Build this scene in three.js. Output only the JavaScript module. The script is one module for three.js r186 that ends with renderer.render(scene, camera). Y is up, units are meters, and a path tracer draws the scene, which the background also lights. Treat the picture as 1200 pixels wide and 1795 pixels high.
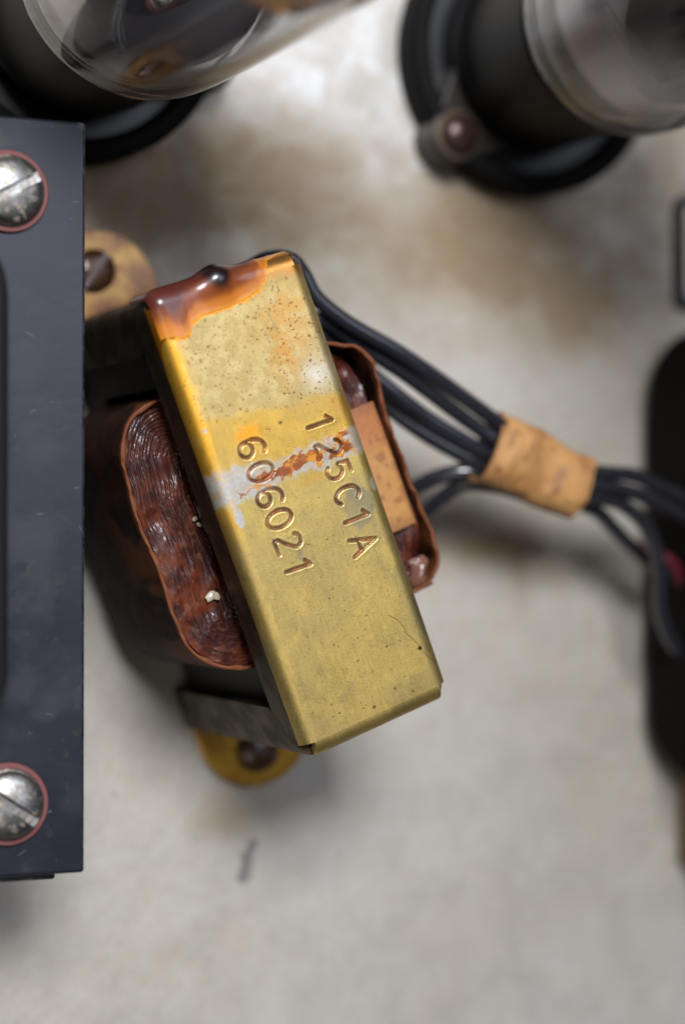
import * as THREE from 'three';
import { RoundedBoxGeometry } from 'three/addons/geometries/RoundedBoxGeometry.js';
import { mergeGeometries, mergeVertices, toCreasedNormals } from 'three/addons/utils/BufferGeometryUtils.js';
import { RectAreaLightUniformsLib } from 'three/addons/lights/RectAreaLightUniformsLib.js';
import { Brush, Evaluator, SUBTRACTION } from 'three-bvh-csg';

// ------------------------------------------------------------------ camera, light, exposure
const MM = 0.001;
const scene = new THREE.Scene();
const camera = new THREE.PerspectiveCamera(26.919, 684 / 1024, 0.02, 5);
camera.position.set(-99.26 * MM, 271.83 * MM, 4.81 * MM);
{
  const f = new THREE.Vector3(0.412814, -0.910708, -0.013999), up = new THREE.Vector3(-0.005779, 0.01275, -0.999902);
  camera.up.copy(up);
  camera.lookAt(camera.position.clone().add(f));
}
camera.focus = 0.2535;
camera.userData.fStop = 8;
scene.add(camera);
const renderer = new THREE.WebGLRenderer({ antialias: true });
renderer.setSize(684, 1024);
renderer.toneMapping = THREE.LinearToneMapping;
renderer.toneMappingExposure = 1.0;
renderer.shadowMap.enabled = true;
scene.background = new THREE.Color().setRGB(0.022, 0.022, 0.025);
RectAreaLightUniformsLib.init();
function areaLight(name, color, intensity, w, h, pos, target) {
  const l = new THREE.RectAreaLight(new THREE.Color().setRGB(...color), intensity, w, h);
  l.name = name; l.position.set(...pos); l.lookAt(...target); scene.add(l); return l;
}
areaLight('window_light', [0.95, 0.975, 1.03], 48, 0.34, 0.28, [-0.2, 0.92, -0.4], [0, 0, 0]);
areaLight('ceiling_light', [0.86, 0.93, 1.12], 2.7, 0.5, 0.6, [0.36, 1.0, -0.34], [0, 0, 0]);

areaLight('fill_light', [1.0, 0.97, 0.93], 1.6, 0.5, 0.4, [-0.42, 0.86, 0.36], [0, 0, 0]);  // unseen fill, added to brighten the left edges and soften shadows

// ------------------------------------------------------------------ noise
function hash(x, y, s = 0) { let h = Math.imul(x | 0, 374761393) ^ Math.imul(y | 0, 668265263) ^ Math.imul((s | 0) + 11, 2147483629); h = Math.imul(h ^ (h >>> 13), 1274126177); h ^= h >>> 16; return (h >>> 0) / 4294967296; }
function vnoise(x, y, s = 0) {
  const xi = Math.floor(x), yi = Math.floor(y), fx = x - xi, fy = y - yi, u = fx * fx * (3 - 2 * fx), v = fy * fy * (3 - 2 * fy);
  const a = hash(xi, yi, s), b = hash(xi + 1, yi, s), c = hash(xi, yi + 1, s), d = hash(xi + 1, yi + 1, s);
  return a + (b - a) * u + (c - a) * v + (a - b - c + d) * u * v;
}
function fbm(x, y, o = 4, s = 0) { let t = 0, a = 0.5, n = 0; for (let i = 0; i < o; i++) { t += a * vnoise(x, y, s + i * 17); n += a; a *= 0.5; x = x * 2.03 + 5.1; y = y * 2.03 + 1.7; } return t / n; }
let seed = 12345; const rnd = () => { seed = (Math.imul(seed, 1664525) + 1013904223) >>> 0; return seed / 4294967296; };
const sst = (a, b, x) => { const t = Math.min(1, Math.max(0, (x - a) / (b - a))); return t * t * (3 - 2 * t); };
const mix = (a, b, t) => a + (b - a) * t;
const mix3 = (a, b, t) => [mix(a[0], b[0], t), mix(a[1], b[1], t), mix(a[2], b[2], t)];
const gauss = (x, y, cx, cy, rx, ry = rx) => Math.exp(-(((x - cx) / rx) ** 2) - (((y - cy) / ry) ** 2));
const toS = (c) => Math.round(255 * Math.min(1, Math.max(0, c <= 0.0031308 ? c * 12.92 : 1.055 * c ** (1 / 2.4) - 0.055)));
const seg = (x, y, a, b) => { const dx = b[0] - a[0], dy = b[1] - a[1], l = dx * dx + dy * dy || 1e-9, t = Math.min(1, Math.max(0, ((x - a[0]) * dx + (y - a[1]) * dy) / l)); return Math.hypot(x - a[0] - t * dx, y - a[1] - t * dy); };

// paint(w,h,fn): fn(i,j) -> {c:[r,g,b] linear, r, m, b} ; returns colour map, rough/metal map, bump map
function paint(w, h, fn, wrap = THREE.ClampToEdgeWrapping) {
  const C = new Uint8Array(w * h * 4), O = new Uint8Array(w * h * 4), B = new Uint8Array(w * h * 4);
  for (let j = 0; j < h; j++) for (let i = 0; i < w; i++) {
    const o = fn((i + 0.5) / w, (j + 0.5) / h, i, j), k = (j * w + i) * 4;
    C[k] = toS(o.c[0]); C[k + 1] = toS(o.c[1]); C[k + 2] = toS(o.c[2]); C[k + 3] = 255;
    O[k] = 255; O[k + 1] = Math.round(255 * Math.min(1, o.r ?? 0.5)); O[k + 2] = Math.round(255 * Math.min(1, o.m ?? 0)); O[k + 3] = 255;
    B[k] = B[k + 1] = B[k + 2] = Math.round(255 * Math.min(1, Math.max(0, o.b ?? 0.5))); B[k + 3] = 255;
  }
  const tex = (d, srgb) => { const t = new THREE.DataTexture(d, w, h, THREE.RGBAFormat, THREE.UnsignedByteType); t.magFilter = THREE.LinearFilter; t.minFilter = THREE.LinearMipmapLinearFilter; t.generateMipmaps = true; t.wrapS = t.wrapT = wrap; if (srgb) t.colorSpace = THREE.SRGBColorSpace; t.needsUpdate = true; return t; };
  return { map: tex(C, true), orm: tex(O), bump: tex(B) };
}
function texMat(p, bumpScale, extra = {}) {
  return new THREE.MeshPhysicalMaterial({ map: p.map, roughnessMap: p.orm, metalnessMap: p.orm, roughness: 1, metalness: 1, bumpMap: p.bump, bumpScale, side: THREE.DoubleSide, ...extra });
}
const mat = (c, roughness, metalness = 0, extra = {}) => new THREE.MeshPhysicalMaterial({ color: new THREE.Color().setRGB(...c), roughness, metalness, side: THREE.DoubleSide, ...extra });

// ------------------------------------------------------------------ geometry helpers (all in millimetres)
// grid surface: fn(u,v) -> [x,y,z], uvf(u,v) -> [u,v]
function grid(fn, nu, nv, { uvf = (u, v) => [u, v], closeU = false, colorf = null, flip = false, us = null } = {}) {
  const W = nu + 1, H = nv + 1, P = new Float32Array(W * H * 3), N = new Float32Array(W * H * 3), T = new Float32Array(W * H * 2), C = colorf ? new Float32Array(W * H * 3) : null, I = [];
  for (let j = 0; j < H; j++) for (let i = 0; i < W; i++) {
    const u = us ? us[i] : i / nu, v = j / nv, k = j * W + i;
    P.set(fn(u, v, i, j), k * 3); T.set(uvf(u, v), k * 2); if (C) C.set(colorf(u, v), k * 3);
  }
  const at = (i, j) => { if (closeU) i = ((i % nu) + nu) % nu; const k = (Math.min(H - 1, Math.max(0, j)) * W + Math.min(W - 1, Math.max(0, i))) * 3; return [P[k], P[k + 1], P[k + 2]]; };
  for (let j = 0; j < H; j++) for (let i = 0; i < W; i++) {
    const a = at(i + 1, j), b = at(i - 1, j), c = at(i, j + 1), d = at(i, j - 1);
    const ux = a[0] - b[0], uy = a[1] - b[1], uz = a[2] - b[2], vx = c[0] - d[0], vy = c[1] - d[1], vz = c[2] - d[2];
    let nx = uy * vz - uz * vy, ny = uz * vx - ux * vz, nz = ux * vy - uy * vx; const l = (Math.hypot(nx, ny, nz) || 1) * (flip ? -1 : 1);
    N.set([nx / l, ny / l, nz / l], (j * W + i) * 3);
  }
  for (let j = 0; j < nv; j++) for (let i = 0; i < nu; i++) { const a = j * W + i, b = a + 1, c = a + W, d = c + 1; flip ? I.push(a, d, b, a, c, d) : I.push(a, b, d, a, d, c); }
  const g = new THREE.BufferGeometry();
  g.setAttribute('position', new THREE.BufferAttribute(P, 3)); g.setAttribute('normal', new THREE.BufferAttribute(N, 3)); g.setAttribute('uv', new THREE.BufferAttribute(T, 2));
  if (C) g.setAttribute('color', new THREE.BufferAttribute(C, 3));
  g.setIndex(I); return g;
}
// a bent sheet with thickness: fn gives the outer face; nrm gives its outward normal
function sheet(fn, nrm, nu, nv, t, uvf, cu = 24, cv = 8) {
  const inn = (u, v) => { const p = fn(u, v), n = nrm(u, v); return [p[0] - n[0] * t, p[1] - n[1] * t, p[2] - n[2] * t]; };
  const rim = (a, n) => grid((u, v) => (v < 0.5 ? fn(...a(u)) : inn(...a(u))), n, 1, { uvf: (u) => uvf(...a(u)) });
  const outer = grid(fn, nu, nv, { uvf });
  // orient outer along nrm
  const k = Math.floor((nv / 2) | 0) * (nu + 1) + ((nu / 2) | 0), on = outer.attributes.normal, nn = nrm(((nu / 2) | 0) / nu, ((nv / 2) | 0) / nv);
  const flip = on.getX(k) * nn[0] + on.getY(k) * nn[1] + on.getZ(k) * nn[2] < 0;
  const o2 = flip ? grid(fn, nu, nv, { uvf, flip: true }) : outer;
  return [o2, grid(inn, cu, cv, { uvf, flip: !flip }), rim((s) => [s, 0], Math.min(nu, 60)), rim((s) => [s, 1], Math.min(nu, 60)), rim((s) => [0, s], Math.min(nv, 60)), rim((s) => [1, s], Math.min(nv, 60))];
}
const merge = (list) => mergeGeometries(list.map((g) => { const h = g.index ? g : g; for (const n of Object.keys(h.attributes)) if (!['position', 'normal', 'uv', 'color'].includes(n)) h.deleteAttribute(n); return h.index ? h.toNonIndexed() : h; }));
const box = (w, h, d, r = 0.3, s = 2) => new RoundedBoxGeometry(w, h, d, s, r);
const lathe = (pts, n = 96) => new THREE.LatheGeometry(pts.map((p) => new THREE.Vector2(...p)), n);
const tr = (g, x = 0, y = 0, z = 0) => g.translate(x, y, z);
const numbered = (() => { const c = {}; return (n) => { c[n] = (c[n] ?? -1) + 1; return c[n] ? `${n}_${String(c[n]).padStart(3, '0')}` : n; }; })();
function thing(name, label, category, [x, y, z] = [0, 0, 0], turn = 0, group) {
  const o = new THREE.Group(); o.name = numbered(name); o.position.set(x * MM, y * MM, z * MM); o.rotation.y = turn;
  o.userData = { label, category }; if (group) o.userData.group = group; scene.add(o); return o;
}
function part(name, geo, m, parent, pos = [0, 0, 0], label) {
  if (Array.isArray(geo)) geo = geo.length > 1 ? merge(geo) : geo[0];
  geo.scale(MM, MM, MM);
  const o = new THREE.Mesh(geo, m); o.name = name; o.castShadow = o.receiveShadow = true; o.position.set(pos[0] * MM, pos[1] * MM, pos[2] * MM);
  if (label) o.userData.label = label; parent.add(o); return o;
}
function single(name, geo, m, label, category, group, pos = [0, 0, 0]) { const o = part(name, geo, m, scene, pos); o.name = numbered(name); o.userData = { label, category }; if (group) o.userData.group = group; return o; }

// ------------------------------------------------------------------ the chassis (setting)
{
  const R = 150; // texture covers +-R mm, centred at (20, 0)
  const tx = paint(1024, 1024, (a, b) => {
    const x = 20 + (a - 0.5) * 2 * R, z = (0.5 - b) * 2 * R;
    const n1 = fbm(x * 0.045, z * 0.045, 5, 3), n2 = fbm(x * 0.22, z * 0.22, 4, 9), n3 = fbm(x * 1.6, z * 1.6, 3, 21);
    let c = [0.51, 0.465, 0.395];
    c = mix3(c, [0.53, 0.495, 0.435], sst(0.4, 0.75, n1));
    // brown grime round the valve sockets
    let br = 0.95 * gauss(x, z, 14, -45, 17, 8) + 0.85 * gauss(x, z, 46, -37, 17, 9) + 1.15 * gauss(x, z, -7, -42, 11, 8) + 0.6 * gauss(x, z, 61, -29, 9, 8) + 0.45 * gauss(x, z, 76, -52, 8, 14) + 0.35 * gauss(x, z, 22, -64, 12, 12);
    br *= 0.62 + 0.5 * sst(0.25, 0.75, n2 * 0.4 + n1 * 0.6) - 0.25 * (n3 - 0.5);
    br += 1.0 * gauss(x, z, 47, 5.5, 8, 3.2) * (0.6 + 0.4 * sst(0.35, 0.6, n2 + 0.1)) + 0.4 * gauss(x, z, 58, 9.5, 6, 2.5) + 0.55 * gauss(x, z, 7, 42, 6, 4) + 0.3 * gauss(x, z, 52, 10, 1.5, 6);  // brown stain under the leads, deepened to paint in their cast shadow
    br += 0.2 * (0.4 + 0.6 * sst(0.3, 0.75, n2)) * (1 - sst(-40, 15, z)) + 0.08 * sst(0.4, 0.75, fbm(x * 0.06 + 40, z * 0.1, 4, 13));
    const vein = Math.abs(fbm(x * 0.05 + 3, z * 0.05, 4, 17) - 0.5); br *= 0.82 + 0.18 * sst(0.0, 0.1, vein); br += 0.2 * gauss(x, z, 26, -44, 44, 16) + 0.12 * gauss(x, z, 55, -12, 30, 30);
    const scr = sst(0.965, 0.99, 1 - Math.abs(fbm(x * 0.03 + z * 0.012, z * 0.05, 4, 23) - 0.5) * 1.2) * 0.09;
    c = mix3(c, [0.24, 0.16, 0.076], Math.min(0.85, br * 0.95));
    // pale patches between the valve sockets
    const pale = (gauss(x, z, 24, -66, 9, 14) + gauss(x, z, 10, -60, 9, 6) + 0.7 * gauss(x, z, 32, -57, 5, 14)) * (0.35 + 0.65 * sst(0.2, 0.8, n2));
    c = mix3(c, [0.72, 0.705, 0.68], Math.min(0.85, pale));
    const sm = Math.min(seg(x, z, [9.9, 47.2], [9.2, 50.4]) / 1.1, seg(x, z, [10.6, 46], [9.9, 47.5]) / 0.8) + (n3 - 0.5) * 0.8;
    c = mix3(c, [0.12, 0.115, 0.11], 0.8 * (1 - sst(0.5, 1.1, sm)));
    c = mix3(c, [0.6, 0.59, 0.57], scr); const n4 = fbm(x * 0.6, z * 0.6, 3, 37); c = c.map((q, i) => q * (0.90 + 0.12 * n3) * (1 + (n4 - 0.5) * (0.07 + 0.05 * i) * (1 + 1.6 * (1 - sst(-50, -10, z)))));
    const sp = vnoise(x * 2.2, z * 2.2, 77); if (sp > 0.94) c = c.map((q) => q * (1 - (sp - 0.94) * 6));
    return { c, r: 0.42 + 0.2 * n2 + 0.15 * Math.min(1, br) - 0.08 * Math.min(1, pale), m: 0.5 * (1 - 0.6 * Math.min(1, br)), b: 0.5 + 0.5 * (n3 - 0.5) };
  }, THREE.MirroredRepeatWrapping);
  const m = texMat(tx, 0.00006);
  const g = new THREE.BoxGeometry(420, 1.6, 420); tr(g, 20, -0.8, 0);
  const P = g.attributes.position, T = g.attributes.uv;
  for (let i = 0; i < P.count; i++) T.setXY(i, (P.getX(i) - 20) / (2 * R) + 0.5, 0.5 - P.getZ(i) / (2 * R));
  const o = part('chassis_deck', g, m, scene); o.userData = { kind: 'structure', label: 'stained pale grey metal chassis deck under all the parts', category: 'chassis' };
}

// ------------------------------------------------------------------ stamped glyphs on the bracket
const arc = (cx, cy, rx, ry, a0, a1, n = 14) => Array.from({ length: n + 1 }, (_, i) => { const a = (a0 + (a1 - a0) * i / n) * Math.PI / 180; return [cx + rx * Math.cos(a), cy + ry * Math.sin(a)]; });
const GLYPH = { // x = reading direction, y = up, in mm about the glyph's centre
  6: [arc(0, -0.78, 0.86, 0.84, 0, 360, 20), [[-0.86, -0.7], ...arc(0.25, 0.0, 1.15, 1.62, 170, 55, 12)]],
  0: [arc(0, 0, 0.98, 1.62, 0, 360, 24)],
  2: [[...arc(0, 0.95, 0.78, 0.75, 165, -35, 10), [-0.1, -0.35], [-0.8, -1.0], [-0.85, -1.55], [0.8, -1.55]]],
  1: [[[0.2, -1.65], [0.2, 1.65], [-0.45, 1.05]]],
  5: [[[0.72, 1.55], [-0.55, 1.55], [-0.68, 0.2], ...arc(0.0, -0.5, 0.88, 1.0, 120, -140, 14)]],
  C: [arc(0.1, 0, 1.0, 1.6, 45, 315, 18)],
  A: [[[-1.05, -1.6], [-0.1, 1.75], [1.0, -1.6]], [[-0.68, -0.45], [0.66, -0.45]]],
};
const STAMPS = [['6', -3.91, -8.34], ['0', -3.86, -5.37, 1], ['6', -3.85, -2.29], ['0', -3.61, 0.53], ['2', -3.6, 3.6], ['1', -3.39, 6.55], ['1', 5.2, -8.3], ['2', 5.2, -4.95], ['5', 5.5, -2.24], ['C', 5.56, 0.88], ['1', 5.7, 3.77], ['A', 5.4, 7.15]];
const STROKES = STAMPS.map(([ch, w, u], k) => { const tilt = (hash(k, 3) - 0.5) * 0.14; return { w, u, k, lines: GLYPH[ch].map((l) => l.map(([x, y]) => [w + y * Math.cos(tilt) - x * Math.sin(tilt), u + x * Math.cos(tilt) + y * Math.sin(tilt)])) }; });
function glyphDist(w, u) {
  let d = 9; if (u < -11 || u > 10 || w < -6.5 || w > 8.2) return d;
  for (const s of STROKES) { if (Math.abs(w - s.w) > 2.6 || Math.abs(u - s.u) > 2.2) continue; for (const l of s.lines) for (let i = 1; i < l.length; i++) d = Math.min(d, seg(w, u, l[i - 1], l[i])); }
  return d;
}
// ------------------------------------------------------------------ bracket surface look (w across, u along, mm)
const W2 = 10.15, L2 = 28.5, RB = 1.9, HT = 41.5, FL = 4.4;
const WARP = (w, u, k, s) => (fbm(w * k, u * k, 4, s) - 0.5);
function stripe(w, u) { // 0 at the centre line of the white band, in mm across it
  return u - (-4.75 + 0.35 * WARP(w, u, 0.9, 41) * 4 + (w < -3 ? -(w + 3) * -0.05 : 0));
}
function varnishEdge(w) { // u of the varnish's lower boundary at each w
  const k = [[-9.4, -23.0], [-8.6, -22.9], [-7.4, -22.3], [-6.6, -22.5], [-5.6, -23.7], [-4.4, -24.1], [-2.5, -24.1], [-0.8, -24.1], [1.2, -24.35], [3.2, -24.8], [4.4, -25.7], [5.2, -26.8], [6, -28.2], [9.8, -29.6]];
  for (let i = 1; i < k.length; i++) if (w <= k[i][0]) { const t = (w - k[i - 1][0]) / (k[i][0] - k[i - 1][0]); return mix(k[i - 1][1], k[i][1], t * t * (3 - 2 * t)); }
  return -29;
}
function brass(w, u, sAbs) {
  const n1 = fbm(w * 0.22, u * 0.22, 4, 1), n2 = fbm(w * 0.9, u * 0.9, 4, 2), n3 = fbm(w * 4.5, u * 4.5, 3, 4), n4 = vnoise(w * 11, u * 11, 5);
  let c = mix3([0.58, 0.41, 0.115], [0.48, 0.35, 0.115], sst(0.35, 0.65, n1)).map((q) => q * (0.86 + 0.28 * n4) * (0.9 + 0.2 * n3)), r = 0.44, m = 0.85, b = 0.5 + 0.1 * (n3 - 0.5) + 0.3 * (n4 - 0.5);
  // upper third: paler, less yellow
  const up = 1 - sst(-14.0, -9.6, u + WARP(w, u, 0.35, 8) * 2 - w * 0.13);
  c = mix3(c, mix3([0.60, 0.46, 0.215], [0.45, 0.335, 0.145], sst(0.3, 0.7, n2)).map((q) => q * (0.80 + 0.3 * n4)), up * 0.72);
  c = mix3(c, [0.56, 0.29, 0.07], 0.95 * up * gauss(w, u, 4.0, -18.5, 2.4, 4.5) * sst(0.35, 0.6, n2 + 0.12));
  c = mix3(c, [0.58, 0.33, 0.09], 0.85 * up * gauss(w, u, 6.2, -22.0, 3.2, 3) * sst(0.3, 0.6, n2 + 0.1));
  c = mix3(c, [0.70, 0.67, 0.60], 0.75 * gauss(w, u, 7.4, -13.6, 2.1, 1.8));
  c = mix3(c, [0.64, 0.42, 0.11], 0.5 * up * (1 - sst(-8.8, -6.6, w)));
  // golden band over the stamped rows
  const gold = sst(-12.6, -11.2, u - (w * 0.14) + WARP(w, u, 0.5, 12) * 1.6) * (1 - sst(-6.3, -4.6, u));
  c = mix3(c, [0.62, 0.36, 0.05].map((q) => q * (0.85 + 0.3 * n2)), 0.72 * gold);
  c = mix3(c, [0.76, 0.33, 0.02], 0.9 * sst(0.2, 0.95, gauss(w, u, -3.7, -10.0, 2.4, 1.2) + (n2 - 0.5) * 0.25));
  c = mix3(c, [0.6, 0.26, 0.03], 0.6 * gold * gauss(w, u, 8.6, -9.3, 1.3, 1.6));
  c = mix3(c, [0.62, 0.34, 0.04], 0.6 * gauss(w, u, 2.2, -2.5, 2.6, 0.6) * sst(0.3, 0.6, n2 + 0.1));
  // white corroded band across
  const d = stripe(w, u), half = mix(2.3, 1.65, sst(-9, 1, w)) + WARP(w, u, 0.8, 31) * 0.9 - (w > 2.5 ? 0.0 : 0) - 0.5 * gauss(w, 0, -1, 0, 2.5, 1);
  let wh = 1 - sst(half - 0.6, half + 0.35, Math.abs(d) + (n3 - 0.5) * 0.2); wh *= 0.8 + 0.2 * sst(0.3, 0.6, n2);
  wh = Math.max(wh, 0.95 * (1 - sst(0.75, 1.0, Math.hypot((w + 8.3) / 0.62, (u + 1.4) / 1.3) + WARP(w, u, 1.4, 71) * 0.5)));
  wh = Math.max(wh, 0.9 * (1 - sst(0.8, 1.0, Math.hypot((w + 8.75) / 0.34, (u + 12.05) / 0.34))), 0.85 * (1 - sst(0.75, 1.0, Math.hypot((w - 9.4) / 0.62, (u - 0.9) / 1.0))));
  const rub = sst(0.25, 0.6, fbm(w * 1.2, u * 3.2, 4, 251)); c = mix3(c, [0.43, 0.42, 0.405].map((q) => q * (0.78 + 0.4 * n3)), (0.66 + 0.26 * rub) * wh); m = mix(m, 0.6, wh); r = mix(r, 0.5, wh);
  const tint = wh * Math.exp(-((Math.abs(d) / 0.95) ** 2)) * sst(-5, -4, w); c = mix3(c, [0.40, 0.19, 0.03], 0.45 * tint * n2 * 1.6); b += wh * (n2 - 0.5) * 0.5;
  // amber flux run along the band's centre
  const ad = Math.abs(d + 0.1 + 0.25 * Math.sin(w * 1.1)) - WARP(w, u, 1.7, 51) * 1.3;
  const aw = sst(-5.3, -4.3, w) * (1 - sst(7.8, 8.8, w)), half2 = mix(0.42, 0.85, sst(-4, 3, w)) + 0.55 * sst(4.6, 6, w);
  let am = aw * (1 - sst(half2 - 0.1, half2 + 0.06, ad)); if (w > 4.2) am *= sst(0.40, 0.5, fbm(w * 1.3, u * 1.3, 3, 61) + 0.02);
  am = Math.max(am, 0.8 * (1 - sst(0.12, 0.26, Math.abs(d - 1.15 + WARP(w, u, 1.2, 81)) + (w < -7.4 || w > -3.2 ? 1 : 0))));
  const thick = sst(0.35, 0.65, fbm(w * 1.1, u * 1.6, 3, 91));
  c = mix3(c, mix3([0.55, 0.21, 0.012], [0.23, 0.055, 0.006], thick), am); m = mix(m, 0.0, am); r = mix(r, 0.16, am); b += am * (0.25 + 0.3 * thick);
  c = mix3(c, [0.84, 0.43, 0.03], 0.85 * (1 - sst(-9.2, -7.9, w + (n2 - 0.5) * 1.2)) * (1 - sst(-6, 4, u)) * (1 - wh) * (1 - am));  // brighter gold down the left edge: patina plus a painted edge highlight
  // dull grey wear
  let gy = 0.9 * sst(0.32, 0.62, gauss(w, u, 6.6, 2.6, 2.3, 3.1) + (n2 - 0.5) * 0.8) + 0.75 * sst(0.5, 0.75, gauss(w, u, 9.8, 17.6, 1.5, 4.2) + (n2 - 0.5) * 0.4) + 0.6 * sst(0.5, 0.8, gauss(w, u, -2.6, 5.4, 0.7, 1.1) + (n2 - 0.5) * 0.4);
  gy = Math.min(0.85, gy) * (1 - wh) * (1 - am);
  c = mix3(c, [0.27, 0.235, 0.14], gy);
  // patchy oxidation and a darker worn strip down the right edge
  const ox = sst(0.45, 0.72, fbm(w * 0.35 + 7, u * 0.28, 5, 231)) * (1 - wh) * (1 - am); c = mix3(c, [0.40, 0.29, 0.10], 0.38 * ox); r += 0.08 * ox;
  const st = sst(7.6, 8.8, w + WARP(w, u, 0.4, 235) * 3) * sst(3, 9, u); c = mix3(c, [0.36, 0.27, 0.11], 0.55 * st);
  const brk = fbm(w * 6, u * 0.7, 3, 241); c = c.map((q) => q * (0.93 + 0.14 * brk)); r += 0.08 * (brk - 0.5);
  // lower edges olive brown
  c = mix3(c, [0.42, 0.29, 0.08], 0.55 * sst(25.4, 28.4, u + (n2 - 0.5) * 1.5));
  // specks and pits, many in the upper third
  const dens = 0.875 - 0.07 * up - 0.02 * gauss(w, u, 7.4, -13.6, 2.4, 2.4) - 0.03 * gauss(w, u, 5.5, -21, 4, 4) * up + 0.02 * (1 - up);
  const q1 = vnoise(w * 3.6, u * 3.6, 101) * 0.6 + vnoise(w * 8.5, u * 8.5, 103) * 0.4;
  const clu = sst(0.3, 0.7, vnoise(w * 0.8 + 9, u * 0.8, 107)) * 0.07 - 0.035; const sp = sst(dens - 0.09 - clu, dens + 0.03 - clu, q1) * (1 - wh * 0.7);
  c = mix3(c, mix3([0.26, 0.10, 0.025], [0.13, 0.075, 0.03], n2), 0.85 * sp); b -= 0.25 * sp; r = mix(r, 0.5, sp);
  const fl = sst(0.91, 0.95, vnoise(w * 9, u * 9, 131) * 0.55 + vnoise(w * 17, u * 17, 137) * 0.45 + 0.12); c = mix3(c, [0.85, 0.66, 0.28], 0.3 * fl * (1 - wh)); r -= 0.1 * fl;
  // drawn marks: crack with a pit, scratches
  const cw = WARP(w, u, 2.5, 141) * 0.5;
  const CR = [[5.4, 16.2], [6.3, 17.1], [6.75, 18.2], [6.9, 19.2], [7.6, 20.4], [7.93, 21.45]], C2 = [[8.1, 21.9], [8.8, 23.2], [9.8, 24.0], [11.4, 24.4]];
  let cd = 9; for (const K of [CR, C2]) for (let i = 1; i < K.length; i++) cd = Math.min(cd, seg(w + cw, u + cw, K[i - 1], K[i]));
  const ck = 1 - sst(0.03, 0.1, cd); c = mix3(c, [0.22, 0.11, 0.03], 0.75 * ck); b -= 0.2 * ck;
  const pit = 1 - sst(0.16, 0.36, Math.hypot(w - 7.93, u - 21.45) + (n4 - 0.5) * 0.16); c = mix3(c, [0.02, 0.012, 0.008], pit); b -= pit * 0.5;
  for (const [a, e] of [[[0.3, 21.2], [-0.5, 22.0]], [[-1.6, 21.8], [-2.5, 22.6]], [[-3.4, 22.8], [-4.0, 23.3]]]) { const k = 1 - sst(0.05, 0.14, seg(w, u, a, e) + (n4 - 0.5) * 0.1); c = mix3(c, [0.9, 0.72, 0.34], 0.6 * k); r = mix(r, 0.28, k); }
  const k2 = 1 - sst(0.1, 0.22, seg(w, u, [3.6, -22.4], [3.9, -19.6]) + WARP(w, u, 3, 7) * 0.3); c = mix3(c, [0.30, 0.26, 0.12], 0.5 * k2);
  for (const [px, pu, pr] of [[-6.6, -20.5, 0.2], [-4.9, -20.8, 0.22], [0.5, -9.9, 0.3], [3.9, 19.6, 0.2], [3.1, 24.7, 0.25], [-0.2, 25.7, 0.3], [5.2, 25.9, 0.2], [2.8, -12.7, 0.18], [3.4, -12.6, 0.2], [2.2, -12.9, 0.15], [-3.6, -21.8, 0.16], [2.9, -20.6, 0.2], [3.9, -22.6, 0.16], [5.9, -19.5, 0.18], [7.6, -18.2, 0.22], [8.2, -19.6, 0.17], [1.2, -19.8, 0.18], [-1.9, -14.1, 0.22], [-0.6, -15.6, 0.15], [6.7, -15.5, 0.2], [5.4, -14.2, 0.15], [-5.6, -16.4, 0.16], [7.9, -13.0, 0.14], [0.3, 13.6, 0.14], [-2.4, 16.8, 0.13], [-4.6, 24.6, 0.18], [-5.2, 23.3, 0.15], [-1.0, 11.5, 0.12], [5.6, 24.2, 0.13]]) { const k = 1 - sst(pr * 0.6, pr * 1.1, Math.hypot(w - px, (u - pu) * 1.3) + (n4 - 0.5) * 0.15); c = mix3(c, [0.15, 0.065, 0.02], 0.8 * k); b -= 0.2 * k; }
  // oxide in the stampings, pale rubbed rim round them
  const gd = glyphDist(w, u);
  if (gd < 1) {
    const rimk = (1 - sst(0.3, 0.45, gd)) * 0.15 * (1 - am); c = mix3(c, [0.72, 0.64, 0.42], rimk);
    const wear = 0.10 * sst(0.45, 0.7, fbm(w * 0.7, u * 0.7, 3, 163)); const ins = 1 - sst(0.13 - wear, 0.23 - wear, gd + (n4 - 0.5) * 0.08); c = mix3(c, mix3([0.10, 0.032, 0.014], [0.28, 0.085, 0.025], sst(0.35, 0.65, n2)), 0.94 * ins); m = mix(m, 0.25, ins); r = mix(r, 0.3, ins);
  }
  // varnish tint just outside its thick run
  const ve = u - varnishEdge(w); const vt = 1 - sst(-0.1, 0.25, ve + WARP(w, u, 1.2, 151) * 0.5);
  c = mix3(c, [0.72, 0.27, 0.015], vt); r = mix(r, 0.2, vt);
  const ot = (1 - sst(-27.0, -25.4, u - 0.15 * (w - 5) + (n2 - 0.5) * 1.4)) * sst(3.6, 5, w); c = mix3(c, [0.60, 0.25, 0.05], 0.85 * ot); r = mix(r, 0.3, ot);
  const cn = 1 - sst(0.7, 2.0, Math.hypot(w - 10, u + 28.6) + (n2 - 0.5)); c = mix3(c, [0.03, 0.012, 0.008], cn); m = mix(m, 0.1, cn);
  return { c, r: Math.max(0.1, r + 0.1 * (n2 - 0.5)), m, b };
}
const FLW = W2 - RB, FLL = L2 - RB, QA = RB * Math.PI / 2, SS = FLW + QA, VV = FLL + QA;
const unroll = (s, flat) => (Math.abs(s) <= flat ? s : Math.sign(s) * (flat + RB * Math.sin((Math.abs(s) - flat) / RB)));
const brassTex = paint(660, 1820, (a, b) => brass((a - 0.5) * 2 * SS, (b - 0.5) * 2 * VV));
const brassMat = texMat(brassTex, 0.000022, { clearcoat: 0.12, clearcoatRoughness: 0.3 });
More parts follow.
